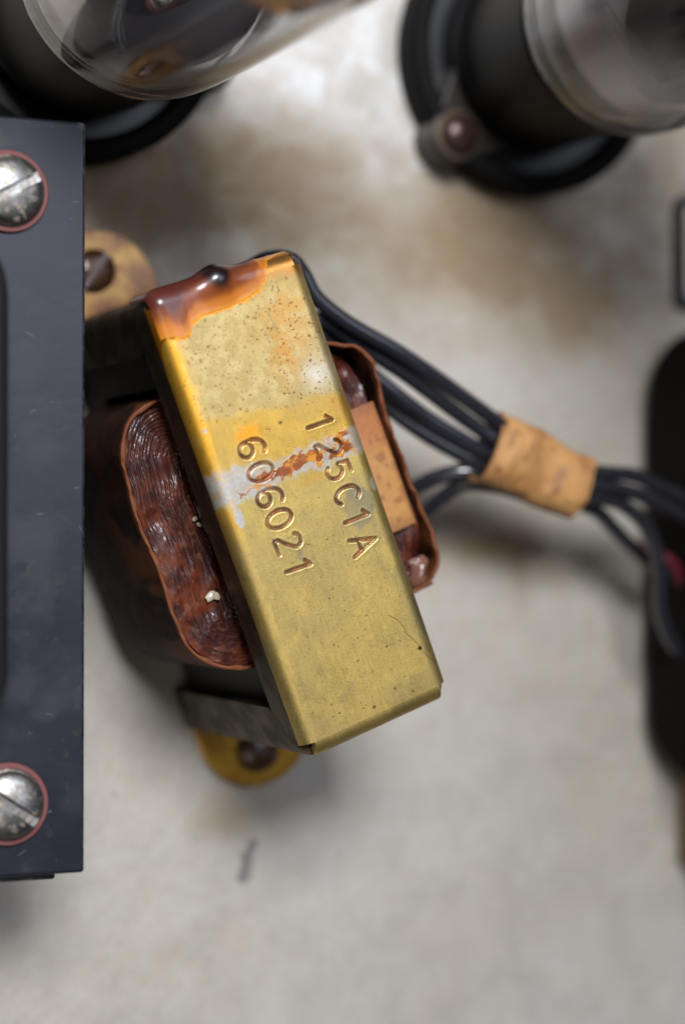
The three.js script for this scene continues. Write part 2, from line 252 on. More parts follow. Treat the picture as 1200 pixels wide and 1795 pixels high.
const brassSide = (() => {  // bracket brass again, with the shade on its sides put into the colour
  const t = paint(256, 256, (a, b) => { const n = fbm(a * 8, b * 8, 4, 6), n2 = fbm(a * 40, b * 40, 3, 7); let c = mix3([0.085, 0.06, 0.034], [0.045, 0.034, 0.02], sst(0.35, 0.65, n)); c = mix3(c, [0.08, 0.045, 0.02], sst(0.66, 0.74, n2)); return { c, r: 0.42 + 0.2 * n, m: 0.8, b: n2 }; }, THREE.RepeatWrapping);
  return texMat(t, 0.00003);
})();
const footTex = (c0, c1) => { const t = paint(192, 192, (a, b) => { const n = fbm(a * 6, b * 6, 4, 16), n2 = fbm(a * 22, b * 22, 3, 18); let c = mix3(c0, c1, sst(0.15, 0.85, n)); c = mix3(c, c1, 0.5 * sst(0.5, 0.8, n2)); return { c, r: 0.26 + 0.2 * n, m: 0.9, b: n2 }; }, THREE.MirroredRepeatWrapping); for (const k of Object.values(t)) k.repeat.set(0.06, 0.06); return texMat(t, 0.00002, { clearcoat: 0.8, clearcoatRoughness: 0.2 }); };
const footBrass = footTex([0.62, 0.36, 0.035], [0.36, 0.15, 0.014]), footAmber = footTex([0.40, 0.22, 0.035], [0.17, 0.05, 0.008]);

// ------------------------------------------------------------------ the choke
const TH = 20.9 * Math.PI / 180;
const choke = thing('choke_transformer', 'small iron choke in a stamped brass yellow bracket with brown winding showing, in the centre', 'transformer', [0.3, 0, 0.35], TH);
{
  // top of the bracket: rounded long edges, stamped figures cut in, ends bent down
  const skew = (w, u) => (u < 0 ? u - 0.42 * (1 - w / W2) * (u / L2) ** 2 : u);
  const depth = (w, u) => { const d = glyphDist(w, u); if (d > 1) return 0; return -(0.18 + 0.16 * vnoise(w * 0.9, u * 0.9, 207)) * (1 - sst(0.05, 0.25, d)) + 0.010 * (1 - sst(0.0, 0.25, Math.abs(d - 0.34))); };
  const nrmS = (s) => { const a = Math.abs(s); if (a <= FLW) return [0, 1, 0]; const t = (a - FLW) / RB; return [Math.sign(s) * Math.sin(t), Math.cos(t), 0]; };
  const dent = (w, u) => 0.07 * WARP(w, u, 0.12, 201) + 0.006 * WARP(w, u, 0.9, 203);
  const topFn = (a, b) => {
    const s = (a - 0.5) * 2 * SS, u = (b - 0.5) * 2 * FLL, n = nrmS(s), x = Math.abs(s);
    const t = Math.max(0, (x - FLW) / RB), d = depth(s, u) + dent(s, u);
    return [unroll(s, FLW) + n[0] * d, HT - RB * (1 - Math.cos(t)) + n[1] * d, skew(s, u)];
  };
  const uvT = (a, b) => [a, ((b - 0.5) * 2 * FLL) / (2 * VV) + 0.5];
  const top = sheet(topFn, (a) => nrmS((a - 0.5) * 2 * SS), 176, 430, 1.1, uvT, 30, 20);
  const bends = [];
  for (const e of [-1, 1]) {
    const fn = (a, b) => { const s = (a - 0.5) * 2 * (FLW + 0.5), t = b * Math.PI / 2, d = dent(s, e * FLL); return [s, HT - RB * (1 - Math.cos(t)) + d * Math.cos(t), skew(s, e * (FLL + RB * Math.sin(t)))]; };
    bends.push(...sheet(fn, (a, b) => [0, Math.cos(b * Math.PI / 2), e * Math.sin(b * Math.PI / 2)], 60, 14, 1.1, (a, b) => [(a - 0.5) * 2 * (FLW + 0.5) / (2 * SS) + 0.5, (e * (FLL + QA * b)) / (2 * VV) + 0.5], 20, 6));
  }
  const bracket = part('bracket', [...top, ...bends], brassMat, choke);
  // side flanges of the top, mitred at both ends
  for (const sd of [-1, 1]) {
    const fn = (a, b) => { const dp = b * FL, h = FLL + 0.35 - dp * 0.86; return [sd * (W2 + 0.15 * b), HT - RB - dp, (a - 0.5) * 2 * h]; };
    part('flange', merge(sheet(fn, () => [sd, 0, 0], 30, 4, 1.1, (a, b) => [a * 3, b * 0.5], 10, 3)), brassSide, bracket);
  }
  for (const e of [-1, 1]) {
    // end leg: a channel whose side flanges meet the top's on a mitre
    const SF = FL + QA + FLW; // half the profile
    const prof = (s) => { const a = Math.abs(s), g = Math.sign(s) || 1; if (a <= FLW) return [s, L2, 0, 0, 1]; if (a <= FLW + QA) { const t = (a - FLW) / RB; return [g * (FLW + RB * Math.sin(t)), L2 - RB + RB * Math.cos(t), 0, g * Math.sin(t), Math.cos(t)]; } const q = a - FLW - QA; return [g * W2, L2 - RB - q, q, g, 0]; };
    const fn = (a, b) => { const p = prof((a - 0.5) * 2 * SF), ytop = HT - RB - 0.35 - p[2] * 1.12; return [p[0], mix(0.9, ytop, b), e * p[1]]; };
    part('bracket_leg', merge(sheet(fn, (a) => { const p = prof((a - 0.5) * 2 * SF); return [p[3], 0, e * p[4]]; }, 80, 8, 1.1, (a, b) => [a * 2, b * 2], 40, 4)), brassSide, bracket);
    // foot tab bent outwards, rounded, with a hole for the screw
    const sh = new THREE.Shape(); const fw = 8.1, y1 = 10.6; sh.moveTo(-fw, -1.2); sh.lineTo(-fw, 2.6); sh.absellipse(0, 2.6, fw, y1 - 2.6, Math.PI, 0, true); sh.lineTo(fw, -1.2); sh.lineTo(-fw, -1.2);
    const hole = new THREE.Path(); hole.absellipse(0, 6.2, 1.9, 1.9, 0, Math.PI * 2, false); sh.holes.push(hole);
    const g = new THREE.ExtrudeGeometry(sh, { depth: 0.8, bevelEnabled: true, bevelThickness: 0.15, bevelSize: 0.15, bevelSegments: 2, curveSegments: 40 });
    g.rotateX(-Math.PI / 2); // shape y -> -z, extrude -> +y
    if (e > 0) g.rotateY(Math.PI);
    g.translate(-1.2, 0.17, e * (L2 + 0.1));
    part('mounting_foot', g, e > 0 ? footBrass : footAmber, bracket, [0, 0, 0], e > 0 ? 'yellow brass foot' : 'amber stained brass foot');
  }
  // varnish run over the upper end
  {
    const nu = 130, nv = 60, S0 = FLW + QA * 0.6;
    const bump = (s, q) => { const kn = 1.15 * Math.exp(-(((s + 0.9) / 1.9) ** 2) - (((q - 6.2) / 1.9) ** 2)); return kn; };
    const Q = (s, v) => { const e = -varnishEdge(unroll(s, FLW)), last = FLL + QA + 5; return mix(Math.min(e, last - 1), last, v); }; // distance along u (unrolled) from the middle
    const posn = (s, q) => { const n = nrmS(s), x = Math.abs(s), t = Math.max(0, (x - FLW) / RB); let p = [unroll(s, FLW), HT - RB * (1 - Math.cos(t)), -q], nn = n;
      if (q > FLL) { const a = Math.min(Math.PI / 2, (q - FLL) / RB), rest = Math.max(0, q - FLL - QA); p = [unroll(s, FLW), HT - RB * (1 - Math.cos(a)) - rest - RB * (1 - Math.cos(t)) * Math.cos(a), -(FLL + RB * Math.sin(a) - RB * (1 - Math.cos(t)) * Math.sin(a))]; nn = [n[0] * 0.7, Math.cos(a) * n[1], -Math.sin(a) * n[1]]; }
      return [p, nn]; };
    const thick = (s, q, v) => { const e = q - (-varnishEdge(unroll(s, FLW))); const body = sst(0, 3.6, e), side = 1 - sst(FLW - 1.2, FLW + QA * 0.8, Math.abs(s)); const r = s > 5 ? 0.35 : 1; return 0.02 + (0.13 * body * r * (0.9 + 0.2 * vnoise(s * 0.35, q * 0.35, 7)) + bump(s, e + 2.0) * 0.95) * (0.25 + 0.75 * side); };
    const fn = (a, b) => { const s = (a - 0.5) * 2 * S0, q = Q(s, b), [p, n] = posn(s, q), t = b === 0 ? -0.05 : thick(s, q, b); return [p[0] + n[0] * t, p[1] + n[1] * t, skew(s, p[2]) + n[2] * t]; };
    const colorf = (a, b) => { const s = (a - 0.5) * 2 * S0, q = Q(s, b), e = q + varnishEdge(unroll(s, FLW)) + WARP(s, q, 0.7, 8) * 0.7; let c = mix3([0.66, 0.27, 0.02], [0.50, 0.15, 0.014], sst(0, 0.9, e)); c = mix3(c, [0.22, 0.055, 0.014], sst(1.0, 2.2, e) * (s > 4.6 ? 0.25 : 1)); c = mix3(c, [0.085, 0.018, 0.011], sst(2.5, 4.2, e) * (s > 4.6 ? 0.5 : 1)); c = mix3(c, [0.010, 0.003, 0.004], Math.min(1, sst(0.25, 0.85, bump(s, e + 2)) * 1.1)); if (s < -7.0) c = mix3(c, [0.62, 0.20, 0.02], 0.6 * (1 - sst(1.5, 3, e))); return c; };
    part('varnish_run', grid(fn, nu, nv, { colorf, flip: false }), new THREE.MeshPhysicalMaterial({ vertexColors: true, color: 0xffffff, roughness: 0.4, metalness: 0.0, specularIntensity: 0.6, clearcoat: 0.7, clearcoatRoughness: 0.16, side: THREE.DoubleSide }), bracket, [0, 0, 0], 'glossy amber varnish run over the upper end');
  }
  // laminated core inside
  const coreT = paint(128, 128, (a, b) => { const n = fbm(a * 6, b * 6, 4, 26); return { c: mix3([0.014, 0.012, 0.011], [0.03, 0.025, 0.02], n), r: 0.5 + 0.2 * n, m: 0.3, b: n }; }, THREE.RepeatWrapping);
  const coreM = texMat(coreT, 0.00002);
  const core = new THREE.Shape(); core.moveTo(-26.3, 0.4); core.lineTo(-26.3, 40.2); core.lineTo(26.3, 40.2); core.lineTo(26.3, 0.4); core.lineTo(-26.3, 0.4);
  for (const e of [-1, 1]) { const h = new THREE.Path(); const a = 9.4, b = 17.9; h.moveTo(e * a, 8.5); h.lineTo(e * b, 8.5); h.lineTo(e * b, 31.6); h.lineTo(e * a, 31.6); h.lineTo(e * a, 8.5); core.holes.push(h); }
  const cg = new THREE.ExtrudeGeometry(core, { depth: 15.4, bevelEnabled: true, bevelSize: 0.15, bevelThickness: 0.15, bevelSegments: 1 });
  cg.translate(0, 0, -7.7); cg.rotateY(-Math.PI / 2);
  part('lamination_core', cg, coreM, choke);
  // winding: outline of the coil at its upper end, polar about the middle
  const OUT = [[0, -17.2], [-6, -17.2], [-8.71, -17.0], [-11.19, -16.86], [-13.4, -16.0], [-15.11, -13.95], [-16.14, -11.82], [-16.5, -8.35], [-16.97, -5.66], [-16.95, -3.1], [-16.7, -0.61], [-16.68, 4.6], [-16.75, 8.88], [-16.3, 12.01], [-15.1, 14.3], [-13.0, 16.1], [-10.22, 17.35], [-6, 17.5], [0, 17.4],
    [8, 17.2], [12, 17.2], [15.0, 16.9], [17.4, 15.9], [18.6, 14.2], [18.74, 11.54], [18.6, 8.45], [18.3, 3.01], [18.2, -3.83], [18.05, -6.9], [18.6, -9.7], [18.35, -12.67], [17.0, -14.6], [15.6, -15.3], [14.0, -16.2], [11, -17], [6, -17.2]];
  const crv = new THREE.CatmullRomCurve3(OUT.map(([x, z]) => new THREE.Vector3(x, 0, z)), true, 'centripetal'), NP = 520, ring = crv.getSpacedPoints(NP);
  const rp = (a) => { const f = a * NP, i = Math.floor(f) % NP, p = ring[i], q = ring[(i + 1) % NP], t = f - Math.floor(f); return [mix(p.x, q.x, t), mix(p.z, q.z, t)]; };
  const rn = (a) => { const p = rp((a + 1 - 0.004) % 1), q = rp((a + 0.004) % 1), dx = q[0] - p[0], dz = q[1] - p[1], l = Math.hypot(dx, dz) || 1; return [dz / l, -dx / l]; };
  const sgn = (() => { const p = rp(0.25), n = rn(0.25); return p[0] * n[0] + p[1] * n[1] > 0 ? 1 : -1; })();
  const inset = (a) => { const p = rp(a); return 0.55 + 1.5 * gauss(p[0], p[1], 17, -11, 4, 5) + 1.2 * gauss(p[0], p[1], 18, 13, 3, 3); }; // gap between wrapper and wire
  const ragged = (a) => 0.35 * (vnoise(a * 160, 3, 343) - 0.5) * fade(a);
  const wob = (a) => (vnoise(a * 30, 0, 301) + vnoise((a === 1 ? 0 : a) * 30, 0, 301)) * 0.5;
  const fade = (a) => Math.min(1, Math.min(a, 1 - a) * 30);
  const layerN = 17;
  const windY = (x, z, k, a) => {
    const pit = -2.1 * gauss(x, z, 15.6, -12, 1.6, 2.2) - 1.3 * gauss(x, z, 16.8, 13.2, 1.3, 1.6) + 0.5 * gauss(x, z, -13.5, 4, 2.5, 4) - 0.35 * gauss(x, z, -15, -3.3, 1, 1.4);
    const smear = sst(0.45, 0.65, fbm(x * 0.35, z * 0.35, 3, 311)) ; // varnish fills the grooves here
    const ph = k * layerN + 1.3 * (fbm(x * 0.45, z * 0.45, 3, 371) - 0.5), tri = Math.pow(Math.abs(Math.sin(ph * Math.PI)), 0.6);
    return 31.0 + pit + (0.05 + 0.13 * (1 - sst(-9, 0, z)) * (1 - sst(4, 14, x))) * (tri - 0.6) * (1 - 0.8 * smear) + 0.06 * (vnoise(Math.floor(ph) * 3.7, a * 26, 313) - 0.5) * fade(a) + 0.6 * (fbm(x * 0.5, z * 0.35, 2, 317) - 0.5) + 0.12 * (fbm(x * 1.6, z * 0.9, 4, 319) - 0.5) + 0.10 * (fbm(x * 4.5, z * 4.5, 3, 320) - 0.5) + 0.12 * (vnoise(k * 34, a * 38, 321) - 0.5) * fade(a) + 0.05 * (vnoise(x * 4, z * 4, 318) - 0.5) * (1 - 0.5 * smear);
  };
  const windPos = (a, k) => { const p = rp(a), n = rn(a), d = inset(a) + k * 8.2; return [p[0] - sgn * n[0] * d, p[1] - sgn * n[1] * d]; };
  const wcol = (a, k) => { const [x, z] = windPos(a, k), n = fbm(x * 0.5, z * 0.5, 4, 331), n2 = fbm(x * 2.2, z * 2.2, 3, 333), tri = mix(0.8, Math.abs(Math.sin((k * layerN + 1.3 * (fbm(x * 0.45, z * 0.45, 3, 371) - 0.5)) * Math.PI)), 0.35 + 0.5 * (1 - sst(-10, -3, z))); let c = mix3([0.034, 0.0065, 0.004], [0.085, 0.015, 0.006], sst(0.3, 0.75, n)); c = mix3(c, [0.15, 0.036, 0.009], sst(0.42, 0.7, n2 * 0.35 + n * 0.65) * 0.5 * sst(-11, -2, z)); c = mix3(c, [0.03, 0.012, 0.010], 0.45 * (1 - tri) + 0.45 * gauss(x, z, -13.5, -12, 3.5, 5)); const sk = vnoise(k * 30 + n * 3, a * 34, 335) * 0.6 + vnoise(k * 70, a * 70, 337) * 0.4; c = c.map((q) => q * (0.62 + 0.8 * sk)); return mix3(c, [0.22, 0.10, 0.045], 0.35 * sst(0.72, 0.8, n2)); };
  part('winding', grid((a, k) => { const [x, z] = windPos(a, k); return [x, windY(x, z, k, a), z]; }, 480, 110, { closeU: true, colorf: wcol, flip: true }), new THREE.MeshPhysicalMaterial({ vertexColors: true, roughness: 0.5, specularIntensity: 0.5, clearcoat: 0.3, clearcoatRoughness: 0.16, side: THREE.DoubleSide }), choke, [0, 0, 0], 'glossy dark brown layered wire winding');
  // paper wrapper round the coil
  const lip = (a) => { const p = rp(a); return 31.45 + ragged(a) + 0.5 * (vnoise(a * 40, 0, 341) - 0.5) * fade(a) + (p[0] > 0 ? 1.1 : 0.25) + 0.5 * gauss(p[0], p[1], 17.5, -13, 2, 2.5); };
  const crk = (a, y) => { const q = (rp(a)[0] > 8 ? 0.7 : 0.26) * (fbm(a * 45, y * 0.3, 3, 351) - 0.5) * fade(a); return q; };
  const wrapT = paint(512, 128, (a, b) => { const n = fbm(a * 40, b * 6, 4, 361), n2 = fbm(a * 140, b * 30, 3, 363); let c = mix3([0.012, 0.005, 0.003], [0.036, 0.011, 0.005], sst(0.35, 0.7, n)); c = mix3(c, [0.025, 0.011, 0.007], sst(0.55, 0.7, n2) * 0.6); c = mix3(c, [0.16, 0.055, 0.018], 0.9 * sst(0.35, 0.9, b) * sst(0.45, 0.6, fbm(a * 26, b * 2, 3, 365))); c = mix3(c, [0.17, 0.055, 0.022], 0.8 * sst(0.955, 0.985, b + (n2 - 0.5) * 0.03)); return { c, r: 0.55 + 0.15 * n, m: 0, b: n2 }; });
  const wrapF = (off) => (a, v) => { const p = rp(a), n = rn(a), y = mix(8.6, lip(a), v), o = (crk(a, y) + off) * sgn; return [p[0] + n[0] * o, y, p[1] + n[1] * o]; };
  const rimF = (a, v) => { const p = rp(a), n = rn(a), o = (crk(a, lip(a)) - (0.3 + 0.3 * vnoise(a * 90, 0, 345)) * v) * sgn; return [p[0] + n[0] * o, lip(a) + 0.12 * Math.sin(v * Math.PI), p[1] + n[1] * o]; };
  const wopt = { closeU: true, uvf: (a, v) => [a, v] };
  part('coil_wrapper', [grid(wrapF(0), 420, 24, wopt), grid(wrapF(-0.5), 420, 10, { ...wopt, flip: true }), grid(rimF, 420, 4, { closeU: true, uvf: (a) => [a, 0.995] })], texMat(wrapT, 0.00008, { specularIntensity: 0.35 }), choke, [0, 0, 0], 'brown varnished paper wrapper with a torn rim');
  part('coil_end_ring', grid((a, k) => { const p = rp(a), n = rn(a), d = 0.3 + k * 8; return [p[0] - sgn * n[0] * d, 8.8, p[1] - sgn * n[1] * d]; }, 120, 1, { closeU: true }), mat([0.05, 0.02, 0.012], 0.5), choke);
  // tan insulating slip beside the bracket
  const tabT = paint(128, 256, (a, b) => { const n = fbm(a * 3, b * 8, 4, 371), n2 = fbm(a * 30, b * 60, 2, 373); let c = mix3([0.46, 0.235, 0.072], [0.39, 0.18, 0.05], n); c = mix3(c, [0.34, 0.11, 0.03], 0.75 * (1 - sst(0.2, 0.5, b + (n - 0.5) * 0.25))); c = mix3(c, [0.24, 0.09, 0.03], 0.7 * sst(0.55, 0.75, fbm(a * 5 + 2, b * 14, 4, 375))); c = mix3(c, [0.22, 0.08, 0.03], 0.6 * (1 - sst(0.02, 0.12, Math.min(a, 1 - a, b, 1 - b) + (n - 0.5) * 0.12))); c = c.map((q) => q * (0.85 + 0.3 * n2)); return { c, r: 0.38, m: 0, b: n2 }; });
  const tabSheet = (fn) => merge(sheet(fn, () => [0, 1, 0], 12, 30, 0.35, (a, b) => [a, b], 6, 6));
  part('insulating_slip', [tabSheet((a, b) => [mix(11.5, 17.15, a) + 0.15 * b, 32.2 + 0.25 * Math.sin(b * 2.4) - 0.5 * a * a, mix(-7.4, 8.75, b)]), tabSheet((a, b) => [17.25 + 0.15 * b + a * 0.35, 31.75 + 0.25 * Math.sin(b * 2.4) - a * 1.6, mix(-7.2, 8.6, b)])], texMat(tabT, 0.00002, { clearcoat: 0.2, clearcoatRoughness: 0.3 }), choke, [0, 0, 0], 'tan paper slip tucked beside the bracket');
  // stray flakes on the winding
  const flake = (x, y, z, s, r) => { const g = new THREE.IcosahedronGeometry(s, 1); const P = g.attributes.position; for (let i = 0; i < P.count; i++) { const f = 0.7 + 0.6 * vnoise(P.getX(i) * 3 + x, P.getZ(i) * 3 + P.getY(i), 3); P.setXYZ(i, P.getX(i) * f * 1.5, P.getY(i) * 0.45 * f, P.getZ(i) * f); } g.rotateY(r); g.computeVertexNormals(); g.translate(x, y, z); return g; };
  const fm = mat([0.42, 0.34, 0.25], 0.35, 0, { clearcoat: 0.5 });
  part('wax_flake', flake(-11.3, 31.5, 7.4, 0.55, 0.3), fm, choke); part('wax_flake', flake(-10.6, 31.5, 7.7, 0.38, 1.2), fm, choke);
  part('wax_flake', flake(-9.9, 31.6, -2.0, 0.3, 0.3), fm, choke); part('wax_flake', flake(-9.7, 31.6, -1.2, 0.3, 2.3), fm, choke);
  // curled wax lump at the lower right of the winding
  part('wax_lump', grid((a, b) => { const x = mix(14.6, 17.0, b), z = mix(13.0, 17.0, a) , k = Math.sin(a * Math.PI); return [x + 0.4 * Math.sin(a * 7), 31.3 + 1.0 * Math.sin(b * Math.PI) * k + 0.5 * (fbm(x, z, 3, 8) - 0.5), z]; }, 40, 24, { flip: true }), mat([0.17, 0.075, 0.05], 0.35, 0, { clearcoat: 0.6, clearcoatRoughness: 0.12 }), choke);
}
// ------------------------------------------------------------------ slotted screws
const ev = new Evaluator(); ev.useGroups = false;
function screwHead(r, h, slotW, slotD) {
  const pts = [[0.001, 0], [r * 0.96, 0], [r, h * 0.12], [r, h * 0.3]]; for (let i = 0; i <= 12; i++) { const t = i / 12 * Math.PI / 2; pts.push([r * (0.99 - 0.0) * Math.cos(t) * (i ? 1 : 0.99) + 0.001, h * 0.36 + h * 0.64 * Math.sin(t)]); }
  const a = new Brush(lathe(pts, 64)), b = new Brush(new THREE.BoxGeometry(r * 3, slotD * 2, slotW)); b.position.y = h; b.updateMatrixWorld(); a.updateMatrixWorld();
  const g = ev.evaluate(a, b, SUBTRACTION).geometry; return toCreasedNormals(g, 0.6);
}
const steelT = paint(128, 128, (a, b) => { const n = fbm(a * 7, b * 7, 4, 401), n2 = fbm(a * 20, b * 20, 3, 403); let c = mix3([0.44, 0.43, 0.41], [0.28, 0.26, 0.23], sst(0.4, 0.65, n)); const rust = sst(0.66, 0.76, n2); c = mix3(c, [0.30, 0.19, 0.09], rust * 0.6); return { c, r: 0.32 + 0.2 * n + 0.2 * rust, m: 1 - 0.6 * rust, b: n2 }; }, THREE.RepeatWrapping);
const steel = texMat(steelT, 0.00004);
const lacquered = mat([0.10, 0.045, 0.02], 0.3, 0.3, { clearcoat: 0.6, clearcoatRoughness: 0.2 });
const planar = (g, k) => { const P = g.attributes.position, T = new Float32Array(P.count * 2); for (let i = 0; i < P.count; i++) { T[i * 2] = P.getX(i) * k + 0.37; T[i * 2 + 1] = P.getZ(i) * k + P.getY(i) * 0.3 * k + 0.21; } g.setAttribute('uv', new THREE.BufferAttribute(T, 2)); return g; };
{
  const mk = (x, z, turn) => { const g = planar(screwHead(2.9, 1.9, 0.9, 0.9), 0.2); g.rotateY(turn); part('foot_screw', g, lacquered, choke, [x, 1.1, z]); };
  mk(-0.9, -33.9, 0.6); mk(-2.0, 34.4, -0.4);
}

// ------------------------------------------------------------------ the black transformer on the left
const SCR = Array.from({ length: 11 }, () => { const x = 60 + rnd() * 12, z = rnd() * 88, t = rnd() * 6.3, l = 0.2 + rnd() * 0.9; return [x, z, x + Math.cos(t) * l, z + Math.sin(t) * l]; });
const blackT = paint(1024, 1200, (a, b) => {
  const n = fbm(a * 7, b * 12, 5, 501), n2 = fbm(a * 60, b * 100, 3, 503); let c = mix3([0.009, 0.0095, 0.015], [0.014, 0.015, 0.024], n); let r = 0.33 + 0.14 * (n - 0.5);
  const sp = 0.6 * sst(0.74, 0.80, fbm(a * 60, b * 80, 3, 507)); c = mix3(c, [0.018, 0.016, 0.014], sp); r += 0.14 * sp;
  const du = sst(0.90, 0.94, vnoise(a * 150, b * 260, 509) * 0.6 + vnoise(a * 50, b * 90, 511) * 0.4); c = mix3(c, [0.12, 0.12, 0.14], 0.6 * du);
  const ex = Math.min(1 - a, a) * 72, ez = Math.min(1 - b, b) * 88, ed = Math.min(ex, ez), wn = fbm(a * 90, b * 110, 3, 521);
  const worn = (1 - sst(0.25, 0.75, ed + (wn - 0.5) * 0.9)) * sst(0.45, 0.6, wn) * 0.8 + (1 - sst(0.7, 1.8, Math.hypot((1 - a) * 72, b * 88) + (wn - 0.5))) * 0.8;
  c = mix3(c, [0.11, 0.105, 0.10], Math.min(0.8, worn)); r -= 0.08 * worn;
  for (const [ax, az, bx, bz] of SCR) { const k = 1 - sst(0.02, 0.07, seg(a * 72, b * 88, [ax, az], [bx, bz])); if (k > 0) c = mix3(c, [0.13, 0.13, 0.15], 0.7 * k); }
  const blotch = sst(0.5, 0.75, fbm(a * 11, b * 16, 4, 531)); r += 0.12 * blotch; c = mix3(c, [0.019, 0.019, 0.026], 0.35 * blotch);
  return { c, r, m: 0, b: 0.5 + 0.3 * (n2 - 0.5) };
}, THREE.RepeatWrapping);
const blackPaint = texMat(blackT, 0.00003, { specularIntensity: 1 });
const flatUV = (g, x0, z0, w, h) => { const P = g.attributes.position, T = g.attributes.uv; for (let i = 0; i < P.count; i++) T.setXY(i, (P.getX(i) - x0) / w + P.getY(i) * 0.003, (P.getZ(i) - z0) / h); return g; };
{
  const t = thing('power_transformer', 'large black painted transformer with two slotted screws, cut off by the left edge', 'transformer', [-59.7, 0, -0.6]);
  // local: right edge x=35.6 (world -24.4), z -43.5..43.6
  part('cover_plate', flatUV(box(71.2, 1.6, 86.9, 0.45, 3), -36, -44, 72, 88), blackPaint, t, [0, 33.2, 0.15]);
  part('second_plate', flatUV(box(67.6, 1.4, 87.9, 0.3), -36, -44, 72, 88), blackPaint, t, [-1.2, 31.65, 0.45]);
  part('lamination_stack', flatUV(box(66.4, 30.4, 85, 0.4), -36, -44, 72, 88), mat([0.018, 0.017, 0.017], 0.55), t, [-1.4, 15.6, 0]);
  const sh = new THREE.Shape(), x0 = -27, x1 = 21.9, z0 = -27.2, z1 = 25.2, r = 6; sh.moveTo(x0 + r, z0); sh.lineTo(x1 - r, z0); sh.quadraticCurveTo(x1, z0, x1, z0 + r); sh.lineTo(x1, z1 - r); sh.quadraticCurveTo(x1, z1, x1 - r, z1); sh.lineTo(x0 + r, z1); sh.quadraticCurveTo(x0, z1, x0, z1 - r); sh.lineTo(x0, z0 + r); sh.quadraticCurveTo(x0, z0, x0 + r, z0);
  const g = new THREE.ExtrudeGeometry(sh, { depth: 6, bevelEnabled: true, bevelThickness: 2.5, bevelSize: 2.2, bevelSegments: 8, curveSegments: 20 }); g.rotateX(Math.PI / 2); g.translate(0, 42, 0);
  part('end_bell', g, mat([0.012, 0.012, 0.013], 0.45), t);
  const fibre = mat([0.15, 0.045, 0.04], 0.65);
  for (const [x, z, turn] of [[26.3, -34.6, 0.5], [26.4, 35.2, -0.62]]) {
    const w = part('fibre_washer', lathe([[1.5, 0], [4.55, 0], [4.72, 0.15], [4.72, 0.5], [4.55, 0.65], [1.5, 0.65], [1.5, 0]], 72), fibre, t, [x, 34.0, z], 'red fibre washer');
    const s = planar(screwHead(3.85, 2.2, 1.15, 1.1), 0.12); s.rotateY(turn);
    part('screw_head', s, steel, w, [0, 0.66, 0], 'slotted steel screw head');
    const c = lathe([[3.6, 0.0], [4.05, 0.0], [4.12, 0.2], [4.0, 0.4], [3.8, 0.45]], 64); planar(c, 0.12);
    part('metal_washer', c, steel, w, [0, 0.62, 0]);
  }
}
// ------------------------------------------------------------------ valves and their sockets
const bakelite = mat([0.003, 0.0026, 0.0026], 0.35, 0, { specularIntensity: 0.22 });
const ringM = mat([0.006, 0.0055, 0.0055], 0.7, 0, { specularIntensity: 0.2 });
const glass = new THREE.MeshPhysicalMaterial({ color: 0xffffff, transmission: 1, roughness: 0.02, thickness: 1.4, ior: 1.5, attenuationColor: new THREE.Color(0.86, 0.86, 0.87), attenuationDistance: 0.005 });
const anodeM = mat([0.06, 0.056, 0.062], 0.42, 0.5), micaM = mat([0.36, 0.31, 0.30], 0.3), copperM = mat([0.50, 0.24, 0.12], 0.3, 0.9), brassInner = mat([0.26, 0.15, 0.07], 0.35, 0.8), getterM = mat([0.46, 0.42, 0.47], 0.35, 0.8);
const getterFade = (() => { const w = 256, h = 64, d = new Uint8Array(w * h * 4); for (let j = 0; j < h; j++) for (let i = 0; i < w; i++) { const b = j / h, n = fbm(i * 0.03, j * 0.06, 3, 821), k = (j * w + i) * 4, al = 0.9 * (1 - sst(0.35, 0.95, b + (n - 0.5) * 0.5)) * sst(0, 0.12, b); d[k] = d[k + 1] = d[k + 2] = Math.round(255 * al); d[k + 3] = 255; } const t = new THREE.DataTexture(d, w, h); t.magFilter = THREE.LinearFilter; t.wrapS = THREE.RepeatWrapping; t.needsUpdate = true; return mat([0.46, 0.42, 0.47], 0.35, 0.8, { alphaMap: t, transparent: true }); })();
